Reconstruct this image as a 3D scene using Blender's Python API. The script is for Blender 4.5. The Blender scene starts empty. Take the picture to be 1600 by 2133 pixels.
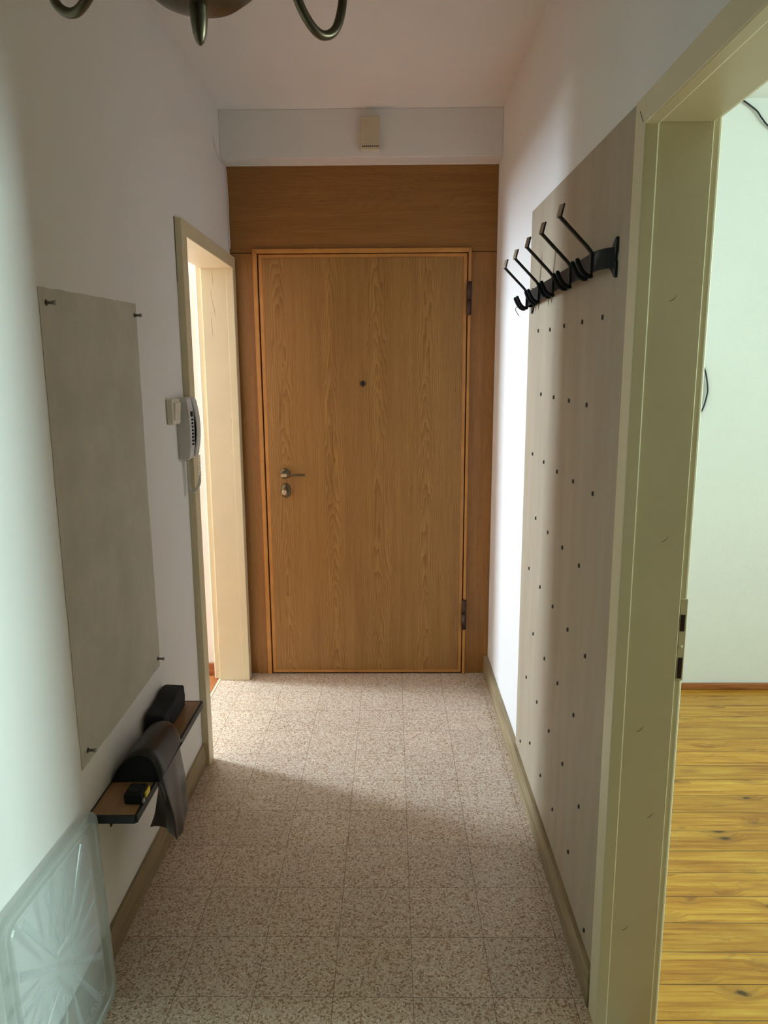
import bpy, bmesh, math, random
from mathutils import Vector, Matrix
S = bpy.context.scene
C = S.collection
rnd = random.Random(7)

# ------------------------------------------------------------------ camera
CAM_H = 1.55
cam_d = bpy.data.cameras.new('camera')
cam = bpy.data.objects.new('camera', cam_d)
C.objects.link(cam)
cam_d.sensor_fit = 'HORIZONTAL'
cam_d.sensor_width = 36.0
cam_d.lens = 1480.0 / 1600.0 * 36.0
cam_d.clip_start = 0.02
fwd = Vector((15.0, 285.5, -1480.0)).normalized()            # world +Y seen from the camera
up = Vector((-42.0, 7660.5, 1480.0)).normalized()
up = (up - fwd * up.dot(fwd)).normalized()
rt = fwd.cross(up)
cam.matrix_world = Matrix.Translation((0, 0, CAM_H)) @ Matrix((rt, fwd, up)).to_4x4()
S.camera = cam

# ------------------------------------------------------------------ light
S.view_settings.view_transform = 'Standard'
S.view_settings.look = 'None'
S.view_settings.gamma = 1.0
S.view_settings.exposure = -0.40
S.view_settings.use_curve_mapping = False
S.cycles.max_bounces = 14
S.cycles.diffuse_bounces = 10
S.cycles.glossy_bounces = 6
S.cycles.transmission_bounces = 8
S.cycles.transparent_max_bounces = 12
S.cycles.sample_clamp_indirect = 6.0
S.cycles.caustics_reflective = False
S.cycles.caustics_refractive = False

world = bpy.data.worlds.new('world')
S.world = world
world.use_nodes = True
world.node_tree.nodes['Background'].inputs[0].default_value = (0.62, 0.80, 1.0, 1)
world.node_tree.nodes['Background'].inputs[1].default_value = 0.6


def area(name, loc, rot, sx, sy, power, col, spread=180):
    l = bpy.data.lights.new(name, 'AREA')
    l.shape = 'RECTANGLE'
    l.size, l.size_y, l.energy, l.color, l.spread = sx, sy, power, col, math.radians(spread)
    o = bpy.data.objects.new(name, l)
    C.objects.link(o)
    o.location = loc
    o.rotation_euler = rot
    return o


H90 = math.pi / 2
# daylight standing in the window of the room on the left (faces +X) and of the room on the right (faces -X); the wide lamp is added fill
area('window_daylight_left_room', (-3.52, 3.83, 1.92), (0, -H90, 0), 1.3, 0.48, 300, (0.72, 0.87, 1.0))
area('added_fill_left_room_wide', (-3.52, 1.55, 1.65), (0, -H90, 0), 1.4, 1.3, 25, (1.0, 0.90, 0.76))  # added warm fill without a known window, brightens the left pier and jamb
area('window_daylight_right_room', (6.02, 1.55, 1.75), (0, H90, 0), 1.5, 1.3, 135, (0.72, 1.0, 0.93), 90)
sun_d = bpy.data.lights.new('sun', 'SUN')
sun_d.energy = 36.0
sun_d.angle = math.radians(0.6)
sun_d.color = (1.0, 0.90, 0.76)
sun = bpy.data.objects.new('sun', sun_d)
C.objects.link(sun)
sun.rotation_euler = Vector((0.70, -0.16, -0.80)).to_track_quat('-Z', 'Y').to_euler()


# ------------------------------------------------------------------ materials
def new_mat(name):
    m = bpy.data.materials.new(name)
    m.use_nodes = True
    nt = m.node_tree
    return m, nt, nt.nodes['Principled BSDF']


def nd(nt, t, ins=None, **props):
    n = nt.nodes.new(t)
    for k, v in props.items():
        setattr(n, k, v)
    for k, v in (ins or {}).items():
        if isinstance(v, bpy.types.NodeSocket):
            nt.links.new(v, n.inputs[k])
        else:
            n.inputs[k].default_value = v
    return n


def mth(nt, op, a, b=0.0, c=0.0):
    return nd(nt, 'ShaderNodeMath', {0: a, 1: b, 2: c}, operation=op).outputs[0]


def ramp(nt, fac, stops, interp='LINEAR'):
    r = nd(nt, 'ShaderNodeValToRGB', {'Fac': fac})
    r.color_ramp.interpolation = interp
    el = r.color_ramp.elements
    while len(el) > 1:
        el.remove(el[-1])
    el[0].position = stops[0][0]
    el[0].color = (*stops[0][1], 1)
    for p, c in stops[1:]:
        e = el.new(p)
        e.color = (*c, 1)
    return r.outputs[0]


def mixc(nt, fac, a, b, mode='MIX'):
    n = nd(nt, 'ShaderNodeMix', None, data_type='RGBA', blend_type=mode)
    for k, v in ((0, fac), (6, a), (7, b)):
        if isinstance(v, bpy.types.NodeSocket):
            nt.links.new(v, n.inputs[k])
        else:
            n.inputs[k].default_value = v if k == 0 else (*v, 1)
    return n.outputs[2]


def pos(nt):
    return nd(nt, 'ShaderNodeNewGeometry').outputs['Position']


def mapped(nt, scale, loc=(0, 0, 0)):
    return nd(nt, 'ShaderNodeMapping', {'Vector': pos(nt), 'Scale': scale, 'Location': loc}).outputs[0]


def noise(nt, vec, scale, detail=3.0, rough=0.5, dist=0.0):
    return nd(nt, 'ShaderNodeTexNoise', {'Vector': vec, 'Scale': scale, 'Detail': detail, 'Roughness': rough, 'Distortion': dist}).outputs['Fac']


def bump(nt, b, height, strength, dist=0.01):
    n = nd(nt, 'ShaderNodeBump', {'Height': height, 'Strength': strength, 'Distance': dist})
    nt.links.new(n.outputs[0], b.inputs['Normal'])


def plain(name, col, rough=0.5, metal=0.0, spec=0.5, var=0.06, vscale=30.0, bumps=0.0, bscale=300.0):
    m, nt, b = new_mat(name)
    f = noise(nt, pos(nt), vscale, 4.0, 0.6)
    lo = tuple(max(0, c * (1 - var)) for c in col)
    hi = tuple(min(1, c * (1 + var)) for c in col)
    nt.links.new(ramp(nt, f, [(0.3, lo), (0.7, hi)]), b.inputs['Base Color'])
    b.inputs['Roughness'].default_value = rough
    b.inputs['Metallic'].default_value = metal
    b.inputs['Specular IOR Level'].default_value = spec
    if bumps:
        bump(nt, b, noise(nt, pos(nt), bscale, 3.0, 0.6), bumps, 0.002)
    return m


def wall_paint(name, col, bscale=180.0, bstr=0.25):
    m, nt, b = new_mat(name)
    f = noise(nt, pos(nt), 2.2, 5.0, 0.6)
    nt.links.new(ramp(nt, f, [(0.3, tuple(c * 0.965 for c in col)), (0.7, col)]), b.inputs['Base Color'])
    b.inputs['Roughness'].default_value = 0.85
    b.inputs['Specular IOR Level'].default_value = 0.15
    bump(nt, b, noise(nt, pos(nt), bscale, 4.0, 0.65), bstr, 0.002)
    return m


def oak(name, along='z', dark=(0.20, 0.091, 0.024), light=(0.425, 0.228, 0.070), strip=0.235, off=0.0, rough=0.42, fig=1.0):
    """oak veneer: mirrored cathedral figure in strips, streaks and fine pores running along one axis"""
    m, nt, b = new_mat(name)
    sx = nd(nt, 'ShaderNodeSeparateXYZ', {0: pos(nt)})
    a = sx.outputs[2] if along == 'z' else sx.outputs[0]
    w = sx.outputs[0] if along == 'z' else sx.outputs[2]
    wo = mth(nt, 'ADD', w, off + 10 * strip)
    u = mth(nt, 'PINGPONG', wo, strip / 2)                         # mirrored across each strip
    u = mth(nt, 'DIVIDE', u, strip / 2)
    k = mth(nt, 'FLOOR', mth(nt, 'DIVIDE', wo, strip))
    cv = nd(nt, 'ShaderNodeCombineXYZ', {0: mth(nt, 'MULTIPLY', w, 9.0), 1: mth(nt, 'MULTIPLY', a, 1.7), 2: mth(nt, 'MULTIPLY', k, 0.35)}).outputs[0]
    n1 = noise(nt, cv, 1.0, 3.0, 0.55)
    n1b = mth(nt, 'MULTIPLY', mth(nt, 'SUBTRACT', n1, 0.5), 2.1)
    # parabolic contours make the nested arches
    q = mth(nt, 'MULTIPLY', mth(nt, 'POWER', u, 1.7), 3.2)
    f = mth(nt, 'ADD', mth(nt, 'ADD', mth(nt, 'MULTIPLY', a, 1.5), q), n1b)
    ring = mth(nt, 'FRACT', mth(nt, 'MULTIPLY', f, 4.6))
    ringv = mth(nt, 'POWER', ring, 2.2)
    vs = (170, 170, 5.5) if along == 'z' else (5.5, 170, 170)
    streak = noise(nt, mapped(nt, vs), 1.0, 4.0, 0.7)
    vs2 = (34, 34, 1.3) if along == 'z' else (1.3, 34, 34)
    broad = noise(nt, mapped(nt, vs2), 1.0, 3.0, 0.5)
    vs3 = (520, 520, 26) if along == 'z' else (26, 520, 520)
    pore = noise(nt, mapped(nt, vs3), 1.0, 2.0, 0.5)
    pore = mth(nt, 'GREATER_THAN', pore, 0.62)
    t = mth(nt, 'MULTIPLY', ringv, 0.30 * fig)
    t = mth(nt, 'ADD', t, mth(nt, 'MULTIPLY', streak, 0.50))
    t = mth(nt, 'ADD', t, mth(nt, 'MULTIPLY', broad, 0.36))
    t = mth(nt, 'ADD', t, mth(nt, 'MULTIPLY', mth(nt, 'MULTIPLY', pore, 0.12), mth(nt, 'ADD', ringv, 0.35)))
    mid = tuple((x + y) / 2 for x, y in zip(dark, light))
    col = ramp(nt, t, [(0.30, light), (0.52, mid), (0.86, dark)])
    nt.links.new(col, b.inputs['Base Color'])
    b.inputs['Roughness'].default_value = rough
    b.inputs['Specular IOR Level'].default_value = 0.35
    bump(nt, b, mth(nt, 'MULTIPLY', t, -1.0), 0.12, 0.002)
    return m


M = {}
M['white'] = wall_paint('white_wall_paint', (0.80, 0.785, 0.765))
M['ceil'] = wall_paint('ceiling_paint', (0.80, 0.775, 0.755), 90, 0.1)
M['room_white'] = wall_paint('side_room_paint', (0.82, 0.83, 0.80))
M['back_wall'] = wall_paint('bounce_cutting_brown', (0.20, 0.15, 0.10))  # dark tone invented for unseen walls, to cut bounced light
M['plaster'] = plain('bare_plaster', (0.535, 0.51, 0.44), 0.9, spec=0.1, var=0.09, vscale=7, bumps=0.5, bscale=130)
M['cream'] = plain('cream_gloss_paint', (0.67, 0.60, 0.405), 0.38, var=0.03, vscale=6, bumps=0.06, bscale=40)
M['crack'] = plain('dark_crack', (0.10, 0.07, 0.04), 0.9)
M['caulk'] = plain('white_caulk', (0.78, 0.76, 0.73), 0.7)
M['oak_v'] = oak('oak_veneer_vertical', 'z', off=0.062)
M['oak_side'] = oak('oak_veneer_side', 'z', dark=(0.20, 0.085, 0.022), light=(0.40, 0.19, 0.055), strip=0.6, off=0.2, fig=0.2)
M['oak_h'] = oak('oak_veneer_horizontal', 'x', dark=(0.20, 0.085, 0.022), light=(0.35, 0.165, 0.045), strip=0.40, off=0.02, fig=0.35)
M['oak_edge'] = plain('orange_oak_edging', (0.50, 0.225, 0.05), 0.4, var=0.12, vscale=14)
M['gap'] = plain('dark_gap', (0.03, 0.012, 0.008), 0.9)
M['bronze'] = plain('aged_bronze', (0.16, 0.115, 0.06), 0.42, 0.85, var=0.2, vscale=60)
M['brass'] = plain('satin_brass', (0.62, 0.50, 0.36), 0.35, 0.9)
M['hinge'] = plain('dark_brown_hinge', (0.06, 0.03, 0.025), 0.4, 0.3)
M['black'] = plain('matt_black_metal', (0.012, 0.012, 0.013), 0.48, 0.2, var=0.2)
M['black_gloss'] = plain('satin_black_strip', (0.010, 0.0095, 0.009), 0.5, 0.0, spec=0.25, var=0.2)
M['tip'] = plain('lighter_brown_tip', (0.36, 0.29, 0.20), 0.45, 0.7)
M['rubber'] = plain('black_rubber', (0.006, 0.006, 0.007), 0.7, spec=0.2)
M['steel'] = plain('dull_steel', (0.34, 0.33, 0.31), 0.45, 0.8)
M['screw'] = plain('dark_screw', (0.07, 0.06, 0.05), 0.6, 0.4)
M['plastic_w'] = plain('cream_plastic', (0.72, 0.68, 0.56), 0.4, var=0.02)
M['plastic_g'] = plain('pale_grey_plastic', (0.60, 0.61, 0.60), 0.4, var=0.02)
M['cord'] = plain('white_cord', (0.72, 0.70, 0.66), 0.5)
M['vent'] = plain('beige_plastic', (0.60, 0.51, 0.37), 0.55, var=0.04)
M['leather'] = plain('black_leather', (0.010, 0.008, 0.007), 0.36, var=0.25, vscale=25, bumps=0.15, bscale=220)
M['fabric_k'] = plain('black_fabric', (0.010, 0.011, 0.014), 0.9, bumps=0.4, bscale=500)
M['sheet_k'] = plain('dark_grey_sheeting', (0.013, 0.012, 0.013), 0.34, var=0.2, vscale=20)
M['yellow'] = plain('yellow_plastic', (0.75, 0.55, 0.03), 0.4)
M['cable_k'] = plain('black_cable', (0.015, 0.015, 0.016), 0.5)
M['dark_metal'] = plain('darkened_chandelier_brass', (0.11, 0.085, 0.055), 0.38, 0.9, var=0.3, vscale=25)
M['wax'] = plain('ivory_candle_tube', (0.75, 0.70, 0.58), 0.5)

# tufting board: taupe, faint vertical weave
m, nt, b = new_mat('taupe_board')
f = noise(nt, mapped(nt, (8, 8, 1.2)), 1.5, 5.0, 0.65)
nt.links.new(ramp(nt, f, [(0.3, (0.365, 0.298, 0.21)), (0.7, (0.435, 0.362, 0.265))]), b.inputs['Base Color'])
b.inputs['Roughness'].default_value = 0.6
b.inputs['Specular IOR Level'].default_value = 0.3
M['board'] = m

# terrazzo tiles
m, nt, b = new_mat('terrazzo_tiles')
vor = nd(nt, 'ShaderNodeTexVoronoi', {'Vector': mapped(nt, (1, 1, 0)), 'Scale': 225.0, 'Randomness': 1.0})
edge = nd(nt, 'ShaderNodeTexVoronoi', {'Vector': mapped(nt, (1, 1, 0)), 'Scale': 225.0, 'Randomness': 1.0}, feature='DISTANCE_TO_EDGE')
rv = nd(nt, 'ShaderNodeSeparateColor', {0: vor.outputs['Color']}).outputs[0]
chips = ramp(nt, rv, [(0.0, (0.25, 0.145, 0.085)), (0.08, (0.36, 0.235, 0.15)), (0.19, (0.45, 0.325, 0.225)), (0.31, (0.60, 0.49, 0.385)),
                      (0.58, (0.68, 0.585, 0.475)), (0.85, (0.76, 0.69, 0.60))], 'CONSTANT')
matrix = ramp(nt, noise(nt, pos(nt), 60, 3), [(0.35, (0.46, 0.34, 0.235)), (0.65, (0.56, 0.445, 0.33))])
col = mixc(nt, mth(nt, 'LESS_THAN', edge.outputs['Distance'], 0.055), chips, matrix)
v2 = nd(nt, 'ShaderNodeTexVoronoi', {'Vector': mapped(nt, (1, 1, 0), (3, 5, 0)), 'Scale': 75.0})
big = mth(nt, 'MULTIPLY', mth(nt, 'LESS_THAN', v2.outputs['Distance'], 0.30), mth(nt, 'GREATER_THAN', nd(nt, 'ShaderNodeSeparateColor', {0: v2.outputs['Color']}).outputs[1], 0.72))
col = mixc(nt, mth(nt, 'MULTIPLY', big, 0.8), col, (0.34, 0.19, 0.10))
sx = nd(nt, 'ShaderNodeSeparateXYZ', {0: pos(nt)})
gx = mth(nt, 'PINGPONG', mth(nt, 'ADD', sx.outputs[0], 20 * 0.2025 - 0.050), 0.10125)
gy = mth(nt, 'PINGPONG', mth(nt, 'ADD', sx.outputs[1], 40 * 0.1965 - 1.733), 0.09825)
g = mth(nt, 'LESS_THAN', mth(nt, 'MINIMUM', gx, gy), 0.0009)
gn = mth(nt, 'GREATER_THAN', noise(nt, pos(nt), 7.0, 2), 0.36)
ix = mth(nt, 'FLOOR', mth(nt, 'DIVIDE', mth(nt, 'ADD', sx.outputs[0], 20 * 0.2025 - 0.050), 0.2025))
iy = mth(nt, 'FLOOR', mth(nt, 'DIVIDE', mth(nt, 'ADD', sx.outputs[1], 40 * 0.1965 - 1.733), 0.1965))
wn = nd(nt, 'ShaderNodeTexWhiteNoise', {0: nd(nt, 'ShaderNodeCombineXYZ', {0: ix, 1: iy}).outputs[0]}, noise_dimensions='3D').outputs['Value']
tone = ramp(nt, wn, [(0, (0.93, 0.93, 0.93)), (1, (1.03, 1.02, 1.01))])
col = mixc(nt, 1.0, col, tone, 'MULTIPLY')
col = mixc(nt, mth(nt, 'MULTIPLY', g, mth(nt, 'MULTIPLY_ADD', gn, 0.45, 0.35)), col, (0.14, 0.085, 0.05))
nt.links.new(col, b.inputs['Base Color'])
nt.links.new(ramp(nt, noise(nt, pos(nt), 5.0, 4), [(0.3, (0.30, 0.30, 0.30)), (0.7, (0.46, 0.46, 0.46))]), b.inputs['Roughness'])
b.inputs['Specular IOR Level'].default_value = 0.45
M['terrazzo'] = m

# pine planks of the right room, boards running along X
m, nt, b = new_mat('pine_planks')
PW = 0.105
sx = nd(nt, 'ShaderNodeSeparateXYZ', {0: pos(nt)})
yo = mth(nt, 'ADD', sx.outputs[1], 40 * PW - 1.474)
iy = mth(nt, 'FLOOR', mth(nt, 'DIVIDE', yo, PW))
wn = nd(nt, 'ShaderNodeTexWhiteNoise', {1: iy}, noise_dimensions='1D')
shift = mth(nt, 'MULTIPLY', wn.outputs['Value'], 40.0)
base = nd(nt, 'ShaderNodeCombineXYZ', {0: mth(nt, 'ADD', sx.outputs[0], shift), 1: sx.outputs[1], 2: iy}).outputs[0]
kmv = nd(nt, 'ShaderNodeMapping', {'Vector': base, 'Scale': (6.5, 15.0, 1)}).outputs[0]
wob = nd(nt, 'ShaderNodeVectorMath', {0: nd(nt, 'ShaderNodeTexNoise', {'Vector': base, 'Scale': 22.0, 'Detail': 2.0}).outputs['Color'], 1: (0.28, 0.28, 0.0)}, operation='MULTIPLY').outputs[0]
kmv = nd(nt, 'ShaderNodeVectorMath', {0: kmv, 1: wob}, operation='ADD').outputs[0]
kn = nd(nt, 'ShaderNodeTexVoronoi', {'Vector': kmv, 'Scale': 1.0})
kd = kn.outputs['Distance']
kr = nd(nt, 'ShaderNodeSeparateColor', {0: kn.outputs['Color']}).outputs[0]
ksz = mth(nt, 'MULTIPLY_ADD', kr, 0.34, -0.105)
inn = mth(nt, 'GREATER_THAN', ksz, 0.01)
halo = mth(nt, 'MULTIPLY', inn, mth(nt, 'SUBTRACT', 1.0, nd(nt, 'ShaderNodeMapRange', {0: kd, 1: ksz, 2: mth(nt, 'ADD', ksz, 0.30)}).outputs[0]))
gr = nd(nt, 'ShaderNodeMapping', {'Vector': base, 'Scale': (2.6, 75, 1)}).outputs[0]
gr = nd(nt, 'ShaderNodeVectorMath', {0: gr, 1: nd(nt, 'ShaderNodeCombineXYZ', {1: mth(nt, 'MULTIPLY', halo, 1.6)}).outputs[0]}, operation='ADD').outputs[0]
grain = noise(nt, gr, 1.0, 6.0, 0.65, 0.7)
soft = noise(nt, nd(nt, 'ShaderNodeMapping', {'Vector': base, 'Scale': (2.4, 17, 1)}).outputs[0], 1.0, 4.0, 0.6, 0.8)
blot = noise(nt, nd(nt, 'ShaderNodeMapping', {'Vector': base, 'Scale': (7, 12, 1)}).outputs[0], 1.0, 3.0, 0.6, 1.5)
col = ramp(nt, mth(nt, 'ADD', mth(nt, 'MULTIPLY', grain, 0.60), mth(nt, 'MULTIPLY', soft, 0.45)),
           [(0.36, (0.68, 0.405, 0.070)), (0.50, (0.55, 0.275, 0.034)), (0.60, (0.42, 0.175, 0.020)), (0.70, (0.24, 0.085, 0.011))])
bm_ = nd(nt, 'ShaderNodeMapRange', {0: blot, 1: 0.60, 2: 0.74}).outputs[0]
col = mixc(nt, mth(nt, 'MULTIPLY', bm_, 0.42), col, (0.22, 0.10, 0.03))
kmask = mth(nt, 'MULTIPLY', inn, mth(nt, 'SUBTRACT', 1.0, nd(nt, 'ShaderNodeMapRange', {0: kd, 1: mth(nt, 'MULTIPLY', ksz, 0.55), 2: ksz}).outputs[0]))
col = mixc(nt, mth(nt, 'MULTIPLY', halo, 0.45), col, (0.25, 0.105, 0.022))
col = mixc(nt, mth(nt, 'MULTIPLY', kmask, 0.92), col, (0.055, 0.026, 0.012))
tone = ramp(nt, nd(nt, 'ShaderNodeTexWhiteNoise', {1: mth(nt, 'ADD', iy, 0.37)}, noise_dimensions='1D').outputs['Value'], [(0, (0.86, 0.83, 0.80)), (1, (1.08, 1.08, 1.05))])
col = mixc(nt, 1.0, col, tone, 'MULTIPLY')
gy = mth(nt, 'LESS_THAN', mth(nt, 'PINGPONG', yo, PW / 2), 0.0013)
col = mixc(nt, mth(nt, 'MULTIPLY', gy, 0.85), col, (0.05, 0.025, 0.01))
nt.links.new(col, b.inputs['Base Color'])
b.inputs['Roughness'].default_value = 0.33
b.inputs['Specular IOR Level'].default_value = 0.45
M['pine'] = m


def grainwood(name, c0, c1, c2, along, fine=60, rough=0.45):
    m, nt, b = new_mat(name)
    sc = [fine, fine, fine]
    sc['xyz'.index(along)] = fine / 18
    f = noise(nt, mapped(nt, tuple(sc)), 1.0, 5.0, 0.6, 1.0)
    nt.links.new(ramp(nt, f, [(0.32, c0), (0.5, c1), (0.7, c2)]), b.inputs['Base Color'])
    b.inputs['Roughness'].default_value = rough
    return m


M['base'] = grainwood('olive_brown_stone_skirting', (0.36, 0.285, 0.165), (0.27, 0.20, 0.105), (0.155, 0.11, 0.055), 'y', 40, 0.5)
M['red_floor'] = grainwood('red_brown_boards', (0.44, 0.17, 0.055), (0.34, 0.115, 0.035), (0.19, 0.06, 0.02), 'y', 50, 0.3)
M['red_base'] = grainwood('red_brown_skirting', (0.42, 0.16, 0.055), (0.33, 0.11, 0.035), (0.20, 0.06, 0.02), 'x', 50, 0.35)
M['shelf'] = grainwood('walnut_laminate', (0.34, 0.185, 0.085), (0.285, 0.15, 0.068), (0.22, 0.108, 0.046), 'y', 90, 0.4)

# translucent box lid plastic: denser rim and ribs, clearer panel
def lid_plastic(name, clear, lo, hi):
    m, nt, b = new_mat(name)
    nt.nodes.remove(b)
    out = nt.nodes['Material Output']
    colr = ramp(nt, noise(nt, pos(nt), 9.0, 3), [(0.3, lo), (0.7, hi)])
    dif = nd(nt, 'ShaderNodeBsdfDiffuse', {'Color': colr})
    trl = nd(nt, 'ShaderNodeBsdfTranslucent', {'Color': colr})
    tra = nd(nt, 'ShaderNodeBsdfTransparent', {'Color': (0.96, 0.98, 0.98, 1)})
    glo = nd(nt, 'ShaderNodeBsdfGlossy', {'Color': (1, 1, 1, 1), 'Roughness': 0.28})
    a1 = nd(nt, 'ShaderNodeMixShader', {0: 0.35, 1: dif.outputs[0], 2: trl.outputs[0]})
    a2 = nd(nt, 'ShaderNodeMixShader', {0: clear, 1: a1.outputs[0], 2: tra.outputs[0]})
    a3 = nd(nt, 'ShaderNodeMixShader', {0: 0.07, 1: a2.outputs[0], 2: glo.outputs[0]})
    nt.links.new(a3.outputs[0], out.inputs[0])
    return m


M['lid'] = lid_plastic('translucent_rim_plastic', 0.72, (0.58, 0.63, 0.615), (0.66, 0.71, 0.69))
M['lid_panel'] = lid_plastic('translucent_panel_plastic', 0.82, (0.84, 0.89, 0.93), (0.88, 0.93, 0.97))

# ------------------------------------------------------------------ mesh helpers
W = {}                                                               # world location of every object


class MB:
    def __init__(self):
        self.bm = bmesh.new()

    def box(self, a, b, bev=0.0, seg=2):
        a, b = Vector(a), Vector(b)
        r = bmesh.ops.create_cube(self.bm, size=1.0, matrix=Matrix.Translation((a + b) / 2) @ Matrix.Diagonal((*[abs(x) for x in (b - a)], 1)))
        if bev:
            es = list({e for v in r['verts'] for e in v.link_edges})
            bmesh.ops.bevel(self.bm, geom=es, offset=bev, segments=seg, profile=0.5, affect='EDGES')
        return self

    def tube(self, pts, r, n=10, cap=True):
        pts = [Vector(p) for p in pts]
        rs = r if isinstance(r, (list, tuple)) else [r] * len(pts)
        t0 = (pts[1] - pts[0]).normalized()
        nrm = t0.orthogonal().normalized()
        rings = []
        for i, p in enumerate(pts):
            t = (pts[min(i + 1, len(pts) - 1)] - pts[max(i - 1, 0)]).normalized()
            nrm = (nrm - t * nrm.dot(t))
            nrm = nrm.normalized() if nrm.length > 1e-6 else t.orthogonal().normalized()
            bn = t.cross(nrm)
            rings.append([self.bm.verts.new(p + (nrm * math.cos(k * 2 * math.pi / n) + bn * math.sin(k * 2 * math.pi / n)) * rs[i]) for k in range(n)])
        for i in range(len(rings) - 1):
            for k in range(n):
                f = self.bm.faces.new((rings[i][k], rings[i][(k + 1) % n], rings[i + 1][(k + 1) % n], rings[i + 1][k]))
                f.smooth = True
        if cap:
            self.bm.faces.new(rings[0][::-1])
            self.bm.faces.new(rings[-1])
        return self

    def lathe(self, prof, origin, axis='z', n=32, scale=(1, 1)):
        """profile of (radius, height) pairs spun round an axis through origin"""
        o = Vector(origin)
        ax = {'z': (Vector((1, 0, 0)), Vector((0, 1, 0)), Vector((0, 0, 1))), '-y': (Vector((1, 0, 0)), Vector((0, 0, 1)), Vector((0, -1, 0))),
              'x': (Vector((0, 1, 0)), Vector((0, 0, 1)), Vector((1, 0, 0))), '-x': (Vector((0, -1, 0)), Vector((0, 0, 1)), Vector((-1, 0, 0)))}[axis]
        rings = []
        for r, h in prof:
            rings.append([self.bm.verts.new(o + ax[0] * (max(r, 1e-4) * scale[0] * math.cos(k * 2 * math.pi / n)) + ax[1] * (max(r, 1e-4) * scale[1] * math.sin(k * 2 * math.pi / n)) + ax[2] * h) for k in range(n)])
        for i in range(len(rings) - 1):
            for k in range(n):
                f = self.bm.faces.new((rings[i][k], rings[i][(k + 1) % n], rings[i + 1][(k + 1) % n], rings[i + 1][k]))
                f.smooth = True
        self.bm.faces.new(rings[0][::-1])
        self.bm.faces.new(rings[-1])
        return self

    def prism(self, poly, lo, hi, axis):
        """closed 2-D outline extruded along an axis; outline axes are the other two in xyz order"""
        def P(q, h):
            return {'x': (h, q[0], q[1]), 'y': (q[0], h, q[1]), 'z': (q[0], q[1], h)}[axis]
        A = [self.bm.verts.new(P(q, lo)) for q in poly]
        B = [self.bm.verts.new(P(q, hi)) for q in poly]
        n = len(poly)
        for i in range(n):
            self.bm.faces.new((A[i], A[(i + 1) % n], B[(i + 1) % n], B[i]))
        self.bm.faces.new(A[::-1])
        self.bm.faces.new(B)
        return self

    def strip(self, pts, half, thick, wdir):
        """flat bar: a centre line swept with a rectangular section, wide along wdir"""
        pts = [Vector(p) for p in pts]
        wdir = Vector(wdir).normalized()
        rings = []
        for i, p in enumerate(pts):
            t = (pts[min(i + 1, len(pts) - 1)] - pts[max(i - 1, 0)]).normalized()
            nn = t.cross(wdir).normalized()
            rings.append([self.bm.verts.new(p + wdir * half * s + nn * thick / 2 * q) for s, q in ((-1, -1), (1, -1), (1, 1), (-1, 1))])
        for i in range(len(rings) - 1):
            for k in range(4):
                self.bm.faces.new((rings[i][k], rings[i][(k + 1) % 4], rings[i + 1][(k + 1) % 4], rings[i + 1][k]))
        self.bm.faces.new(rings[0][::-1])
        self.bm.faces.new(rings[-1])
        return self

    def build(self, name, mat, parent=None, smooth=False, bev=0.0, mods=()):
        bm = self.bm
        bmesh.ops.recalc_face_normals(bm, faces=bm.faces)
        xs = [v.co for v in bm.verts]
        lo = Vector((min(v.x for v in xs), min(v.y for v in xs), min(v.z for v in xs)))
        hi = Vector((max(v.x for v in xs), max(v.y for v in xs), max(v.z for v in xs)))
        org = Vector(((lo.x + hi.x) / 2, (lo.y + hi.y) / 2, lo.z))
        bmesh.ops.translate(bm, verts=bm.verts, vec=-org)
        if smooth:
            for f in bm.faces:
                f.smooth = True
        me = bpy.data.meshes.new(name)
        bm.to_mesh(me)
        bm.free()
        me.materials.append(M[mat] if isinstance(mat, str) else mat)
        o = bpy.data.objects.new(name, me)
        C.objects.link(o)
        W[o.name] = org
        if parent:
            o.parent = parent
            o.location = org - W[parent.name]
        else:
            o.location = org
        if bev:
            md = o.modifiers.new('bevel', 'BEVEL')
            md.width = bev
            md.segments = 2
            md.limit_method = 'ANGLE'
        for t, kw in mods:
            md = o.modifiers.new(t.lower(), t)
            for k, v in kw.items():
                setattr(md, k, v)
        return o


def tag(o, label=None, cat=None, group=None, kind=None):
    for k, v in (('label', label), ('category', cat), ('group', group), ('kind', kind)):
        if v:
            o[k] = v
    return o


def thing(name, loc, label, cat, group=None, kind=None):
    o = bpy.data.objects.new(name, None)
    C.objects.link(o)
    o.empty_display_size = 0.05
    o.location = loc
    W[o.name] = Vector(loc)
    return tag(o, label, cat, group, kind)


def copy_tree(o, parent=None, shift=None):
    c = o.copy()
    C.objects.link(c)
    W[c.name] = W[o.name].copy()
    if parent:
        c.parent = parent
    if shift is not None:
        c.location = o.location + Vector(shift)
        W[c.name] = W[o.name] + Vector(shift)
    for ch in [q for q in C.objects if q.parent == o]:
        copy_tree(ch, c)
    return c


def arc(p0, p1, p2, n=10):
    p0, p1, p2 = Vector(p0), Vector(p1), Vector(p2)
    return [(1 - t) ** 2 * p0 + 2 * t * (1 - t) * p1 + t * t * p2 for t in [i / n for i in range(n + 1)]]


def catmull(pts, n=8):
    pts = [Vector(p) for p in pts]
    q = [2 * pts[0] - pts[1]] + pts + [2 * pts[-1] - pts[-2]]
    out = []
    for i in range(1, len(q) - 2):
        for k in range(n):
            t = k / n
            a, b, c, d = q[i - 1:i + 3]
            out.append(0.5 * (2 * b + (c - a) * t + (2 * a - 5 * b + 4 * c - d) * t * t + (3 * b - a - 3 * c + d) * t ** 3))
    return out + [pts[-1]]


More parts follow.
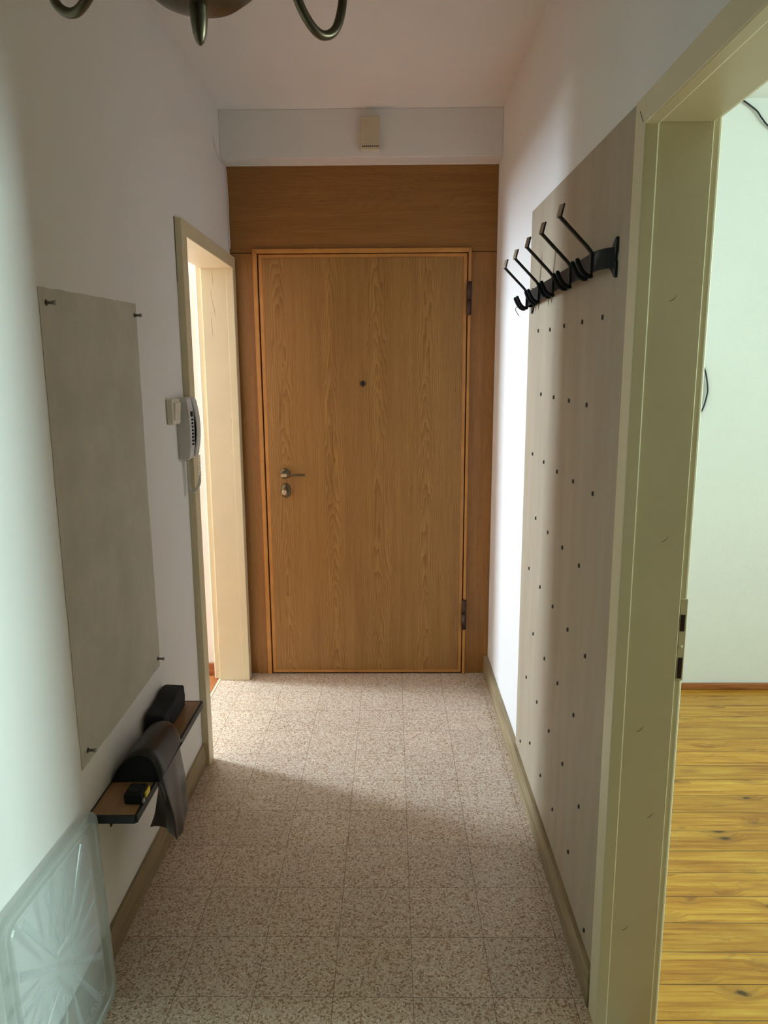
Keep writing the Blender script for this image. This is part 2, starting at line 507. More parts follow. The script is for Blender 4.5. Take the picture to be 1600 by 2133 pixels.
# ------------------------------------------------------------------ the setting
XL, XR, YE, ZC = -0.764, 0.502, 3.533, 2.708                        # hall planes
XLo, XRo = -0.912, 0.630                                             # far faces of the side walls
YB = -2.2
LN, LF, LH = 2.705, 3.47, 2.045                                      # left doorway
RN, RF, RH = 0.66, 1.474, 2.020                                       # right doorway


def struct(o, label, cat):
    return tag(o, label, cat, kind='structure')


struct(MB().box((XLo + 0.02, YB - 0.1, -0.12), (XR + 0.06, YE + 0.1, 0)).build('floor', 'terrazzo'),
       'speckled beige and brown terrazzo tile floor of the hallway', 'floor')
struct(MB().box((XLo, YB - 0.1, ZC), (XRo, YE + 0.15, ZC + 0.15)).build('ceiling', 'ceil'),
       'plain pale ceiling of the hallway', 'ceiling')
w = MB().box((XLo, YB, 0), (XL, LN - 0.03, ZC)).box((XLo, LN - 0.03, LH + 0.03), (XL, LF + 0.03, ZC)).box((XLo, LF + 0.03, 0), (XL, YE + 0.1, ZC))
struct(w.build('wall_left', 'white'), 'white painted left wall of the hallway with the shelf', 'wall')
w = MB().box((XR, YB, 0), (XRo, RN - 0.02, ZC)).box((XR, RN - 0.02, RH + 0.025), (XRo, RF + 0.02, ZC)).box((XR, RF + 0.02, 0), (XRo, YE + 0.1, ZC))
struct(w.build('wall_right', 'white'), 'white painted right wall of the hallway with the coat rack', 'wall')
struct(MB().box((XLo, YE + 0.02, 0), (XRo, YE + 0.12, ZC)).build('wall_end', 'white'), 'end wall behind the oak cladding and entrance door', 'wall')
struct(MB().box((XLo, YB - 0.1, 0), (XRo, YB, ZC)).build('wall_back', 'back_wall'), 'unseen wall at the near end of the hallway, darkened to cut bounced light', 'wall')
struct(MB().box((XL, 3.42, 2.507), (XR, YE + 0.02, ZC)).build('trim_1', 'white', bev=0.003), 'white boxed beam across the hallway above the oak panel', 'beam')

# oak cladding round the entrance door
cl = thing('trim_2', (-0.13, YE, 0), 'oak veneer cladding panels around and above the entrance door', 'panelling', kind='structure')
MB().box((XL, YE, 2.122), (XR, YE + 0.02, 2.507)).build('top_panel', 'oak_h', cl, bev=0.0015)
MB().box((XL, YE, 0), (-0.655, YE + 0.02, 2.119)).build('side_panel', 'oak_side', cl, bev=0.0015)
MB().box((0.381, YE, 0), (XR, YE + 0.02, 2.119)).build('side_panel', 'oak_side', cl, bev=0.0015)
MB().box((XL, YE + 0.004, 2.118), (XR, YE + 0.02, 2.123)).build('seam', 'gap', cl)
tube = MB().tube(catmull([(XL + 0.004, 3.29, 2.56), (XL + 0.004, 3.33, 2.52), (XL + 0.003, 3.40, 2.499), (XL + 0.004, 3.50, 2.492), (XL + 0.004, 3.524, 2.40), (XL + 0.004, 3.524, 2.25), (XL + 0.005, 3.522, 2.14)]), 0.0026, 6)
tag(tube.build('bell_wire', 'caulk'), 'thin white wire running down the left edge of the oak panel', 'wire')
tag(MB().box((XL, YE - 0.006, 2.5035), (XR, YE + 0.001, 2.507)).build('trim_3', 'caulk'), 'thin white caulk line above the oak panel', 'trim', kind='structure')

# entrance door
dr = thing('door_1', (-0.13, YE, 0), 'closed oak veneer entrance door at the end of the hallway', 'door', kind='structure')
MB().box((-0.628, YE - 0.012, 0.010), (0.362, YE + 0.018, 2.112), 0.002).build('leaf_edging', 'oak_edge', dr)
MB().box((-0.608, YE - 0.0155, 0.030), (0.341, YE + 0.0, 2.093)).build('leaf_panel', 'oak_v', dr)
for a, bb in (((-0.6115, YE - 0.0135, 0.026), (-0.6075, YE, 2.097)), ((0.3405, YE - 0.0135, 0.026), (0.3445, YE, 2.097)), ((-0.61, YE - 0.0135, 2.0925), (0.343, YE, 2.0965)), ((-0.61, YE - 0.0135, 0.0265), (0.343, YE, 0.0305))):
    MB().box(a, bb).build('panel_groove', M['gap'] if a[0] > 0.3 and bb[2] > 2.05 and a[2] < 1 and False else 'oak_side', dr)
fr = MB()
fr.prism([(-0.655, 0), (-0.634, 0), (-0.634, 2.116), (-0.655, 2.137)], YE - 0.016, YE + 0.018, 'y')
fr.prism([(0.381, 0), (0.381, 2.137), (0.367, 2.116), (0.367, 0)], YE - 0.016, YE + 0.018, 'y')
fr.prism([(-0.655, 2.137), (-0.634, 2.116), (0.367, 2.116), (0.381, 2.137)], YE - 0.0165, YE + 0.018, 'y')
fr.build('frame_moulding', 'oak_edge', dr, bev=0.003)
MB().box((-0.640, YE + 0.004, 0.0), (0.372, YE + 0.019, 2.12)).build('shadow_gap', 'gap', dr)
for z0, z1 in ((1.829, 1.982), (0.253, 0.410)):
    h = MB().tube([(0.3715, YE - 0.024, z0), (0.3715, YE - 0.024, (z0 + z1) / 2 - 0.001)], 0.0115, 14).tube([(0.3715, YE - 0.024, (z0 + z1) / 2 + 0.001), (0.3715, YE - 0.024, z1)], 0.0115, 14)
    ho = h.build('hinge', 'hinge', dr)
    MB().tube([(0.3715, YE - 0.024, (z0 + z1) / 2 - 0.0012), (0.3715, YE - 0.024, (z0 + z1) / 2 + 0.0012)], 0.010, 14).build('hinge_washer', 'steel', ho)
pe = MB().lathe([(0.0145, 0), (0.0145, 0.004), (0.012, 0.007), (0.006, 0.007)], (-0.139, YE - 0.0155, 1.509), '-y', 20).build('peephole', 'hinge', dr)
MB().lathe([(0.0055, 0), (0.0045, 0.0015), (0.0, 0.002)], (-0.139, YE - 0.0226, 1.509), '-y', 12).build('peephole_lens', 'black_gloss', pe)
ro = MB().lathe([(0.026, 0), (0.026, 0.005), (0.023, 0.008), (0.012, 0.009), (0.011, 0.034)], (-0.533, YE - 0.0155, 1.070), '-y', 28).build('handle_rose', 'bronze', dr)
MB().box((-0.5465, YE - 0.066, 1.0585), (-0.515, YE - 0.045, 1.0735), 0.002).build('handle_neck', 'brass', ro)
lv = MB().box((-0.516, YE - 0.063, 1.060), (-0.428, YE - 0.049, 1.0725), 0.003)
for v in lv.bm.verts:
    if v.co.x > -0.45:
        v.co.z = 1.0665 + (v.co.z - 1.0665) * 0.8
lv.build('handle_lever', 'bronze', ro)
lk = MB().lathe([(1.0, 0), (1.0, 0.004), (0.86, 0.009), (0.4, 0.011)], (-0.531, YE - 0.0155, 0.984), '-y', 32, scale=(0.0245, 0.037)).build('lock_plate', 'bronze', dr)
MB().lathe([(0.011, 0), (0.011, 0.016), (0.0135, 0.019), (0.0135, 0.028), (0.011, 0.031), (0.007, 0.029)], (-0.533, YE - 0.0265, 0.979), '-y', 24).build('lock_knob', 'brass', lk)

# left doorway: cream casing, jambs, rebate strip
dl = thing('door_2', (-0.83, 3.09, 0), 'open cream doorway in the left wall beside the entrance door', 'doorway', kind='structure')


def lean(mb):
    """the far side of this old frame is slightly out of plumb"""
    for v in mb.bm.verts:
        if v.co.y > 1.2:
            v.co.y -= 0.024 * max(0.0, 1.0 - v.co.z / 2.02)
    return mb


cs = MB()
cw = 0.062
cs.box((XL - 0.01, LN - cw, 0), (XL + 0.026, LN + 0.002, LH + 0.055), 0.003)
cs.box((XL - 0.01, LF - 0.002, 0), (XL + 0.026, LF + 0.052, LH + 0.055), 0.003)
cs.box((XL - 0.01, LN - 0.01, LH), (XL + 0.0255, LF + 0.01, LH + 0.055), 0.003)
lean(cs).build('casing', 'cream', dl)
jb = MB()
jb.box((XLo + 0.02, LF, 0), (XL - 0.004, LF + 0.03, LH + 0.02), 0.002)
jb.box((XLo + 0.02, LN - 0.03, 0), (XL - 0.004, LN, LH + 0.02), 0.002)
jb.box((XLo + 0.02, LN, LH), (XL - 0.004, LF, LH + 0.03), 0.002)
lean(jb).build('jamb', 'cream', dl)
rb = MB()
rb.box((XLo - 0.012, LF + 0.012, 0), (XLo + 0.022, LF + 0.058, LH + 0.05), 0.008, 3)
rb.box((XLo - 0.012, LN - 0.06, 0), (XLo + 0.022, LN - 0.012, LH + 0.05), 0.008, 3)
rb.box((XLo - 0.012, LN - 0.06, LH + 0.013), (XLo + 0.022, LF + 0.058, LH + 0.05), 0.008, 3)
rbo = lean(rb).build('rebate_strip', 'cream', dl)
sp = MB().box((XLo - 0.007, LF + 0.0105, 0.93), (XLo + 0.016, LF + 0.014, 1.13), 0.001).build('strike_plate', 'cream', rbo)
tag(sp, 'painted metal strike plate')
for z0, z1 in ((1.063, 1.098), (0.956, 1.006)):
    MB().box((XLo - 0.002, LF + 0.009, z0), (XLo + 0.011, LF + 0.0125, z1), 0.001).build('latch_hole', 'gap', rbo)
ck = MB()
for path in ([(-0.838, 2.043), (-0.836, 1.988), (-0.833, 1.955)], [(-0.845, 1.965), (-0.847, 1.93), (-0.841, 1.89), (-0.832, 1.846), (-0.829, 1.82)], [(-0.850, 1.83), (-0.851, 1.80), (-0.848, 1.758), (-0.846, 1.72)]):
    ck.tube([(x, LF - 0.0001, z) for x, z in path], [0.0003] + [0.0008] * (len(path) - 2) + [0.0003], 5)
lean(ck).build('paint_crack', 'crack', dl)
cg = MB().box((XL - 0.001, LN - cw - 0.0025, 0.02), (XL + 0.002, LN - cw + 0.001, LH + 0.056))
cg.build('casing_gap', 'crack', dl)
struct(MB().box((XLo + 0.010, LN, 0.0), (XLo + 0.021, LF, 0.002)).build('trim_4', 'cream'), 'narrow pale threshold strip in the left doorway', 'threshold')

# right doorway
d3 = thing('door_3', (0.575, 1.08, 0), 'open cream doorway on the right leading to the pine floored room', 'doorway', kind='structure')
cs = MB()
cs.box((XR - 0.018, RF - 0.004, 0), (XR + 0.01, RF + 0.056, RH + 0.052), 0.003)
cs.box((XR - 0.018, RN - 0.052, 0), (XR + 0.01, RN + 0.004, RH + 0.052), 0.003)
cs.box((XR - 0.0175, RN - 0.01, RH - 0.004), (XR + 0.01, RF + 0.01, RH + 0.052), 0.003)
lean(cs).build('casing', 'cream', d3)
jb = MB()
jb.box((XR + 0.001, RF, 0), (XRo - 0.012, RF + 0.03, RH + 0.02), 0.002)
jb.box((XR - 0.006, RF - 0.003, 0), (XR - 0.0005, RF + 0.03, RH + 0.02), 0.002)
jb.box((XR + 0.002, RN - 0.03, 0), (XRo - 0.012, RN, RH + 0.02), 0.002)
jb.box((XR + 0.002, RN, RH), (XRo - 0.012, RF, RH + 0.03), 0.002)
lean(jb).build('jamb', 'cream', d3)
rb = MB()
rb.box((XRo - 0.014, RF + 0.004, 0), (XRo + 0.006, RF + 0.05, RH + 0.04), 0.007, 3)
rb.box((XRo - 0.014, RN - 0.05, 0), (XRo + 0.006, RN - 0.012, RH + 0.04), 0.007, 3)
rb.box((XRo - 0.014, RN - 0.05, RH + 0.008), (XRo + 0.006, RF + 0.05, RH + 0.04), 0.007, 3)
rbo = lean(rb).build('rebate_strip', 'cream', d3)
sp = MB().box((XRo - 0.010, RF + 0.0022, 0.89), (XRo + 0.005, RF + 0.006, 1.075), 0.001)
sp = lean(sp).build('strike_plate', 'cream', rbo)
for z0, z1, x0 in ((1.003, 1.040, XRo - 0.009), (0.895, 0.943, XRo - 0.0085)):
    lean(MB().box((x0, RF + 0.0008, z0), (x0 + 0.010, RF + 0.004, z1), 0.001)).build('latch_hole', 'gap', rbo)
lean(MB().lathe([(0.0042, 0), (0.0036, 0.0012), (0.0, 0.0014)], (XRo - 0.004, RF + 0.0022, 0.968), '-y', 12)).build('strike_screw', 'cream', rbo)
ck = MB()
ck.tube([(XR + 0.0003, RF - 0.0006, 0.3), (XR + 0.0005, RF - 0.0006, 1.0), (XR + 0.0003, RF - 0.0006, 2.025)], 0.0009, 5)
ck.tube([(XR - 0.0181, RF + 0.028, RH + 0.028), (XR - 0.0181, RF + 0.006, RH + 0.002)], 0.0008, 5)
for z in (1.69, 0.77, 0.56, 0.27, 1.2):
    a = rnd.uniform(0.53, 0.60)
    ck.tube([(a, RF - 0.0001, z), (a + 0.008, RF - 0.0001, z + 0.004), (a + 0.015, RF - 0.0001, z + 0.013)], [0.0003, 0.0007, 0.0003], 5)
lean(ck).build('paint_crack', 'crack', d3)

# skirtings
w = MB().box((XL, YB, 0), (XL + 0.012, LN - cw, 0.098), 0.002)
struct(w.build('baseboard_left', 'base'), 'olive brown veined skirting along the left wall', 'baseboard')
w = MB().box((XR - 0.022, RF + 0.034, 0), (XR, YE, 0.098), 0.002)
struct(w.build('baseboard_right', 'base'), 'olive brown veined skirting along the right wall', 'baseboard')

# room behind the left doorway
struct(MB().box((-3.6, 0.4, -0.12), (XLo + 0.02, 5.1, -0.001)).build('floor_left_room', 'red_floor'), 'red brown wooden floor seen through the left doorway', 'floor')
struct(MB().box((-3.6, 0.4, ZC), (XLo, 5.1, ZC + 0.15)).build('ceiling_left_room', 'room_white'), 'ceiling of the room behind the left doorway', 'ceiling')
w = MB().box((-1.14, LF + 0.060, 0), (XLo, LF + 0.16, ZC))
struct(w.build('wall_left_room_pier', 'white'), 'bright white wall seen through the left doorway', 'wall')
w = MB().box((-1.14, LF + 0.042, 0), (XLo - 0.012, LF + 0.060, 0.062), 0.003)
struct(w.build('baseboard_left_room', 'red_base'), 'red brown skirting seen through the left doorway', 'baseboard')
w = MB()
w.box((-3.62, 0.4, 0), (-3.5, 0.85, ZC)).box((-3.62, 0.85, 0), (-3.5, 2.25, 0.9)).box((-3.62, 0.85, 2.4), (-3.5, 2.25, ZC)).box((-3.62, 2.25, 0), (-3.5, 3.58, ZC))
w.box((-3.62, 3.58, 0), (-3.5, 4.08, 1.25)).box((-3.62, 3.58, 2.6), (-3.5, 4.08, ZC)).box((-3.62, 4.08, 0), (-3.5, 5.1, ZC))
struct(w.build('wall_left_room_window', 'room_white'), 'window wall of the room behind the left doorway', 'wall')
struct(MB().box((-3.6, 0.3, 0), (XLo, 0.4, ZC)).box((-3.6, 5.0, 0), (XLo, 5.1, ZC)).build('wall_left_room_ends', 'room_white'), 'end walls of the room behind the left doorway', 'wall')
struct(MB().box((XLo - 0.0, YE + 0.13, 0), (XLo + 0.1, 5.1, ZC)).build('wall_left_room_back', 'room_white'), 'inner wall of the room behind the left doorway', 'wall')

# room behind the right doorway
struct(MB().box((XR + 0.06, -4.3, -0.12), (6.1, 3.44, 0.0)).build('floor_right_room', 'pine'), 'knotty yellow pine plank floor in the right room', 'floor')
struct(MB().box((XRo, -4.3, ZC), (6.1, 3.44, ZC + 0.15)).build('ceiling_right_room', 'room_white'), 'ceiling of the right room', 'ceiling')
struct(MB().box((XRo, 3.345, 0), (6.1, 3.445, ZC)).build('wall_right_room_far', 'room_white'), 'pale far wall of the right room seen through the doorway', 'wall')
struct(MB().box((XRo, -4.4, 0), (6.1, -4.3, ZC)).build('wall_right_room_near', 'back_wall'), 'near wall of the right room', 'wall')
struct(MB().box((XRo - 0.1, -4.4, 0), (XRo, YB - 0.1, ZC)).build('wall_right_room_inner', 'back_wall'), 'inner wall of the right room', 'wall')
w = MB().box((6.0, -4.3, 0), (6.12, 0.88, ZC)).box((6.0, 0.88, 0), (6.12, 2.22, 0.98)).box((6.0, 0.88, 2.52), (6.12, 2.22, ZC)).box((6.0, 2.22, 0), (6.12, 3.44, ZC))
struct(w.build('wall_right_room_window', 'room_white'), 'window wall of the right room', 'wall')
struct(MB().box((XRo, 3.325, 0), (6.0, 3.345, 0.032), 0.005).build('baseboard_right_room', 'red_base'), 'low brown skirting at the far wall of the right room', 'baseboard')

# ------------------------------------------------------------------ left wall: plaster patch, screws, intercom, switch
pp = MB()
outl = [(1.587, 0.600), (1.80, 0.604), (2.187, 0.618), (2.192, 0.70), (2.187, 1.2), (2.194, 1.764), (2.05, 1.758), (1.80, 1.750), (1.590, 1.742), (1.586, 1.2)]
fine = []
for i, p in enumerate(outl):
    q = outl[(i + 1) % len(outl)]
    for k in range(12):
        t = k / 12
        fine.append((p[0] + (q[0] - p[0]) * t + rnd.uniform(-0.0012, 0.0012), p[1] + (q[1] - p[1]) * t + rnd.uniform(-0.0012, 0.0012)))
pp.prism(fine, XL + 0.0002, XL + 0.0015, 'x')
tag(pp.build('plaster_patch', 'plaster'), 'tall bare grey plaster rectangle left unpainted on the left wall', 'wall patch')
plugs = [((1.622, 1.711), 'upper left corner'), ((2.175, 1.728), 'upper right corner'), ((2.171, 0.648), 'lower right corner'), ((1.625, 0.632), 'lower left corner')]
for (y, z), where in plugs:
    p = thing('wall_screw', (XL, y, z), 'steel screw stub sticking out at the plaster patch\'s ' + where, 'screw', 'screw stubs in the plaster patch')
    MB().lathe([(0.0035, -0.01), (0.0035, 0.017), (0.0052, 0.018), (0.0052, 0.023), (0.003, 0.0235)], (XL, y, z), 'x', 12).build('shank', 'steel', p)
    MB().lathe([(0.0075, -0.004), (0.0065, 0.0028), (0.003, 0.003)], (XL, y, z), 'x', 12).build('wall_plug', 'screw', p)

sw = thing('light_switch', (XL, 2.485, 1.385), 'square cream light switch on the left wall beside the intercom', 'switch')
MB().box((XL, 2.425, 1.386), (XL + 0.022, 2.512, 1.474), 0.004).build('switch_frame', 'plastic_w', sw)
rk = MB().box((XL + 0.018, 2.438, 1.400), (XL + 0.030, 2.500, 1.460), 0.002)
for v in rk.bm.verts:
    if v.co.x > XL + 0.026 and v.co.z < 1.43:
        v.co.x -= 0.005
rk.build('switch_rocker', 'plastic_w', sw)

ic = thing('intercom', (XL, 2.595, 1.25), 'pale grey wall intercom handset with coiled cord by the left doorway', 'intercom')
prof = [(XL, 1.255), (XL + 0.030, 1.252), (XL + 0.040, 1.262), (XL + 0.046, 1.30), (XL + 0.0475, 1.37), (XL + 0.046, 1.42), (XL + 0.040, 1.468), (XL + 0.034, 1.476), (XL, 1.474)]
body = MB().prism(prof, 2.535, 2.642, 'y').build('body', 'plastic_g', ic, bev=0.003)
sd = [(XL, 1.30), (XL + 0.02, 1.31), (XL + 0.030, 1.36), (XL + 0.026, 1.43), (XL, 1.45)]
MB().prism(sd, 2.5335, 2.536, 'y').build('side_cover', 'plastic_g', body, bev=0.001)
hs = []
for t in [i / 12 for i in range(13)]:
    z = 1.262 + t * 0.208
    bow = 1 - (2 * t - 1) ** 2
    hs.append((XL + 0.046 + 0.013 * bow, z))
inner = [(x - (0.010 if 2 < i < 10 else 0.016), z) for i, (x, z) in enumerate(hs)][::-1]
MB().prism(hs + inner, 2.590, 2.636, 'y').build('handset', 'plastic_g', ic, bev=0.005)
MB().box((XL + 0.036, 2.592, 1.27), (XL + 0.050, 2.634, 1.462), 0.004).build('cradle', 'plastic_g', ic)
bt = MB()
MB().box((XL + 0.0445, 2.552, 1.407), (XL + 0.0485, 2.574, 1.425)).build('display_window', 'rubber', body)
for k in range(8):
    z = 1.396 - k * 0.0125
    MB().box((XL + 0.045, 2.556, z - 0.0035), (XL + 0.0495, 2.572, z + 0.0035), 0.0008).build('button', 'rubber', body)
pts = [(XL + 0.012, 2.60, 1.258), (XL + 0.012, 2.60, 1.20)]
pts += arc((XL + 0.012, 2.60, 1.20), (XL + 0.010, 2.602, 1.118), (XL + 0.030, 2.606, 1.128), 5) + arc((XL + 0.030, 2.606, 1.128), (XL + 0.052, 2.61, 1.14), (XL + 0.052, 2.612, 1.20), 5) + [(XL + 0.052, 2.612, 1.266)]
cl_ = catmull(pts[::2], 24)
coil = []
for i, p in enumerate(cl_[:-1]):
    t = (cl_[i + 1] - p)
    if t.length < 1e-6:
        continue
    t.normalize()
    n1 = t.cross(Vector((0, 1, 0)))
    n1 = n1.normalized() if n1.length > 1e-4 else Vector((1, 0, 0))
    n2 = t.cross(n1)
    for k in range(3):
        q = p.lerp(cl_[i + 1], k / 3)
        a = (i * 3 + k) * 1.25
        coil.append(q + (n1 * math.cos(a) + n2 * math.sin(a)) * 0.0042)
MB().tube(coil, 0.0016, 5).build('coiled_cord', 'cord', ic)
MB().tube([(XL + 0.004, 2.57, 1.258), (XL + 0.003, 2.572, 1.18), (XL + 0.003, 2.578, 1.115)], 0.0018, 6).build('wall_wire', 'cord', ic)

# ------------------------------------------------------------------ shelf and what lies on it
ZS = 0.470
sh = thing('wall_shelf', (XL, 1.92, ZS - 0.02), 'narrow walnut brown wall shelf with black edging on the left wall', 'shelf')
MB().box((XL + 0.003, 1.598, ZS - 0.018), (-0.645, 2.231, ZS), 0.001).build('shelf_board', 'shelf', sh)
eg = MB()
rr = 0.012
eg.box((XL, 1.593, ZS - 0.021), (-0.645, 1.600, ZS + 0.0006), 0.001).box((XL, 2.229, ZS - 0.021), (-0.645, 2.2355, ZS + 0.0006), 0.001)
eg.box((-0.648, 1.597, ZS - 0.021), (-0.640, 2.232, ZS + 0.0006), 0.0015).box((XL, 1.597, ZS - 0.021), (XL + 0.004, 2.232, ZS + 0.0012))
eg.build('edging', 'black', sh)
for y in (1.645, 2.17):
    b_ = MB()
    b_.strip([(XL + 0.003, y - 0.016, ZS - 0.024), (-0.700, y - 0.016, ZS - 0.024)], 0.007, 0.004, (0, 1, 0))
    b_.prism([(-0.738, ZS - 0.022), (-0.704, ZS - 0.022), (-0.713, ZS - 0.032), (-0.719, ZS - 0.050), (-0.722, ZS - 0.050), (-0.724, ZS - 0.030)], y - 0.022, y - 0.012, 'y')
    b_.build('bracket', 'black', sh)

# half-round leather case
cc = thing('half_round_case', (-0.695, 1.86, ZS), 'glossy black half-round leather case lying on the wall shelf', 'case')
dome = [(-0.757, 0.002), (-0.755, 0.014), (-0.745, 0.034), (-0.730, 0.052), (-0.712, 0.066), (-0.694, 0.073), (-0.676, 0.073), (-0.660, 0.067), (-0.648, 0.055), (-0.640, 0.038), (-0.634, 0.018), (-0.630, 0.002)]
sh_ = MB()
ys = [1.742, 1.80, 1.87, 1.92, 1.945, 1.957, 1.964, 1.968]
sc_ = [1.0, 1.0, 0.99, 0.98, 0.965, 0.94, 0.89, 0.80]
dome_s = [(p.x, p.z) for p in catmull([(x, 0, z) for x, z in dome], 4)]
rings = []
for y, s_ in zip(ys, sc_):
    rings.append([sh_.bm.verts.new((-0.694 + (x + 0.694) * s_, y + 0.012 * (z / 0.073) * (1 if y < 1.76 else 0), ZS + 0.001 + z * s_)) for x, z in dome_s])
inner_ = [sh_.bm.verts.new((-0.694 + (x + 0.694) * 0.972, 1.742 + 0.012 * (z / 0.073), ZS + 0.001 + z * 0.972)) for x, z in dome_s]
inner2 = [sh_.bm.verts.new((-0.694 + (x + 0.694) * 0.972, 1.762 + 0.012 * (z / 0.073), ZS + 0.001 + z * 0.972)) for x, z in dome_s]
allr = [inner2, inner_] + rings
for i in range(len(allr) - 1):
    for k in range(len(dome_s) - 1):
        sh_.bm.faces.new((allr[i][k], allr[i][k + 1], allr[i + 1][k + 1], allr[i + 1][k])).smooth = i > 1
sh_.bm.faces.new(rings[-1])
sh_.build('curved_shell', 'leather', cc)
en = MB().prism([(-0.694 + (x + 0.694) * 0.965, ZS + 0.001 + z * 0.965) for x, z in dome_s], 1.752, 1.925, 'y')
for v in en.bm.verts:
    if v.co.y < 1.80:
        v.co.y += 0.012 * (v.co.z - ZS) / 0.073
tag(en.build('end_lining', 'fabric_k', cc), 'dark open end lining')
MB().box((-0.76, 1.745, ZS), (-0.630, 1.955, ZS + 0.004), 0.001).build('base_panel', 'fabric_k', cc)

# draped black sheet / bag
bg = MB()
cols = 15
top = [Vector((-0.700, 1.770, ZS + 0.0065)), Vector((-0.645, 1.752, ZS + 0.006)), Vector((-0.634, 1.775, ZS + 0.005)), Vector((-0.634, 1.86, ZS + 0.006)), Vector((-0.634, 1.938, ZS + 0.006))]
mid = [Vector((-0.648, 1.775, 0.42)), Vector((-0.626, 1.752, 0.42)), Vector((-0.620, 1.768, 0.42)), Vector((-0.622, 1.86, 0.41)), Vector((-0.628, 1.945, 0.40))]
bot = [Vector((-0.684, 1.792, 0.300)), Vector((-0.655, 1.835, 0.272)), Vector((-0.604, 1.782, 0.262)), Vector((-0.612, 1.862, 0.262)), Vector((-0.622, 1.957, 0.272))]
top[0] = Vector((-0.640, 1.760, ZS - 0.004))


def along(poly, t):
    f = t * (len(poly) - 1)
    i = min(int(f), len(poly) - 2)
    return poly[i].lerp(poly[i + 1], f - i)


grid = []
R_, C_ = 18, 34
for r in range(R_ + 1):
    t = r / R_
    row = []
    for c in range(C_ + 1):
        u = c / C_
        a, m_, z_ = along(top, u), along(mid, u), along(bot, u)
        p = (a.lerp(m_, t / 0.25) if t < 0.25 else m_.lerp(z_, (t - 0.25) / 0.75))
        wv = math.sin(u * 26 + t * 3) * 0.0022 * t + math.sin(u * 11 - t * 7) * 0.003 * t
        row.append(bg.bm.verts.new(p + Vector((wv + 0.0, 0, 0.004 * math.sin(u * 17) * t))))
    grid.append(row)
for r in range(R_):
    for c in range(C_):
        bg.bm.faces.new((grid[r][c], grid[r][c + 1], grid[r + 1][c + 1], grid[r + 1][c])).smooth = True
# strip lying back onto the shelf under the case
back = [[bg.bm.verts.new((x, y, ZS + 0.0055)) for y in (1.79, 1.84, 1.89, 1.935)] for x in (-0.640, -0.665)]
for k in range(3):
    bg.bm.faces.new((back[0][k], back[0][k + 1], back[1][k + 1], back[1][k]))
tag(bg.build('plastic_bag', 'sheet_k', mods=[('SOLIDIFY', dict(thickness=0.0012, offset=0)), ('SUBSURF', dict(levels=1, render_levels=1))]),
    'crumpled dark grey plastic sheet hanging over the front edge of the shelf', 'bag')

# soft pouch behind the case
po = thing('fabric_pouch', (-0.72, 2.11, ZS), 'small soft black fabric pouch behind the half-round case on the shelf', 'pouch')
pm = MB()
bmesh.ops.create_cube(pm.bm, size=1.0)
bmesh.ops.subdivide_edges(pm.bm, edges=pm.bm.edges, cuts=5, use_grid_fill=True)
for v in pm.bm.verts:
    x, y, z = v.co
    n_ = Vector((x, y, z)).normalized()
    q = Vector((x, y, z)) * 0.80 + n_ * 0.12
    s = 1.0 + 0.05 * math.sin(9 * y + 3 * x) + 0.03 * math.sin(14 * z + 5 * y)
    wv = 1.0 - 0.16 * max(0, -y + 0.1)
    v.co = Vector((-0.722 + q.x * 0.070 * s * wv, 2.100 + q.y * 0.215, ZS + 0.0005 + (q.z + 0.5) * 0.074 * s * (1.0 + 0.16 * q.y)))
    if v.co.z < ZS + 0.006:
        v.co.z = ZS + 0.0008
pm.build('pouch_body', 'fabric_k', po, smooth=True, mods=[('SUBSURF', dict(levels=1, render_levels=2))])
MB().strip(catmull([(-0.757, 2.045, ZS + 0.02), (-0.752, 2.046, ZS + 0.047), (-0.722, 2.048, ZS + 0.064), (-0.694, 2.05, ZS + 0.048), (-0.689, 2.052, ZS + 0.02)], 8), 0.010, 0.003, (0, 1, 0)).build('closure_band', 'fabric_k', po)
MB().lathe([(0.004, 0), (0.004, 0.002), (0.002, 0.003)], (-0.706, 2.046, ZS + 0.060), 'z', 10).build('snap_button', 'steel', po)

# tape measure
tm = thing('tape_measure', (-0.664, 1.668, ZS), 'black pocket tape measure with yellow edge near the front end of the shelf', 'tape measure')
MB().box((-0.690, 1.640, ZS), (-0.643, 1.696, ZS + 0.030), 0.006, 3).build('case', 'rubber', tm)
MB().lathe([(0.018, 0), (0.018, 0.0015), (0.015, 0.002)], (-0.667, 1.668, ZS + 0.0295), 'z', 24).build('face_disc', 'black_gloss', tm)
MB().box((-0.6435, 1.662, ZS + 0.006), (-0.638, 1.694, ZS + 0.022), 0.002).build('yellow_band', 'yellow', tm)
MB().box((-0.6435, 1.643, ZS + 0.003), (-0.639, 1.655, ZS + 0.014), 0.001).build('tape_hook', 'steel', tm)

# ------------------------------------------------------------------ translucent box lid leaning on the left wall
LW, LHT = 0.43, 0.505
o0 = Vector((-0.7195, 1.547, 0.002))
vv = Vector((-0.0275, 0.034, 0.4985)).normalized()
uu = Vector((0, -1, 0.068)).normalized()
uu = (uu - vv * uu.dot(vv)).normalized()
nn_ = Vector((1, 0, 0))
nn_ = vv.cross(uu).normalized()
if nn_.x < 0:
    nn_ = -nn_


def LP(u, v, n):
    return o0 + uu * u + vv * v + nn_ * n


def rrect(u0, v0, u1, v1, r, n=6):
    out = []
    for cx, cy, a0 in ((u1 - r, v1 - r, 0), (u0 + r, v1 - r, 90), (u0 + r, v0 + r, 180), (u1 - r, v0 + r, 270)):
        for k in range(n + 1):
            a = math.radians(a0 + 90 * k / n)
            out.append((cx + r * math.cos(a), cy + r * math.sin(a)))
    return out


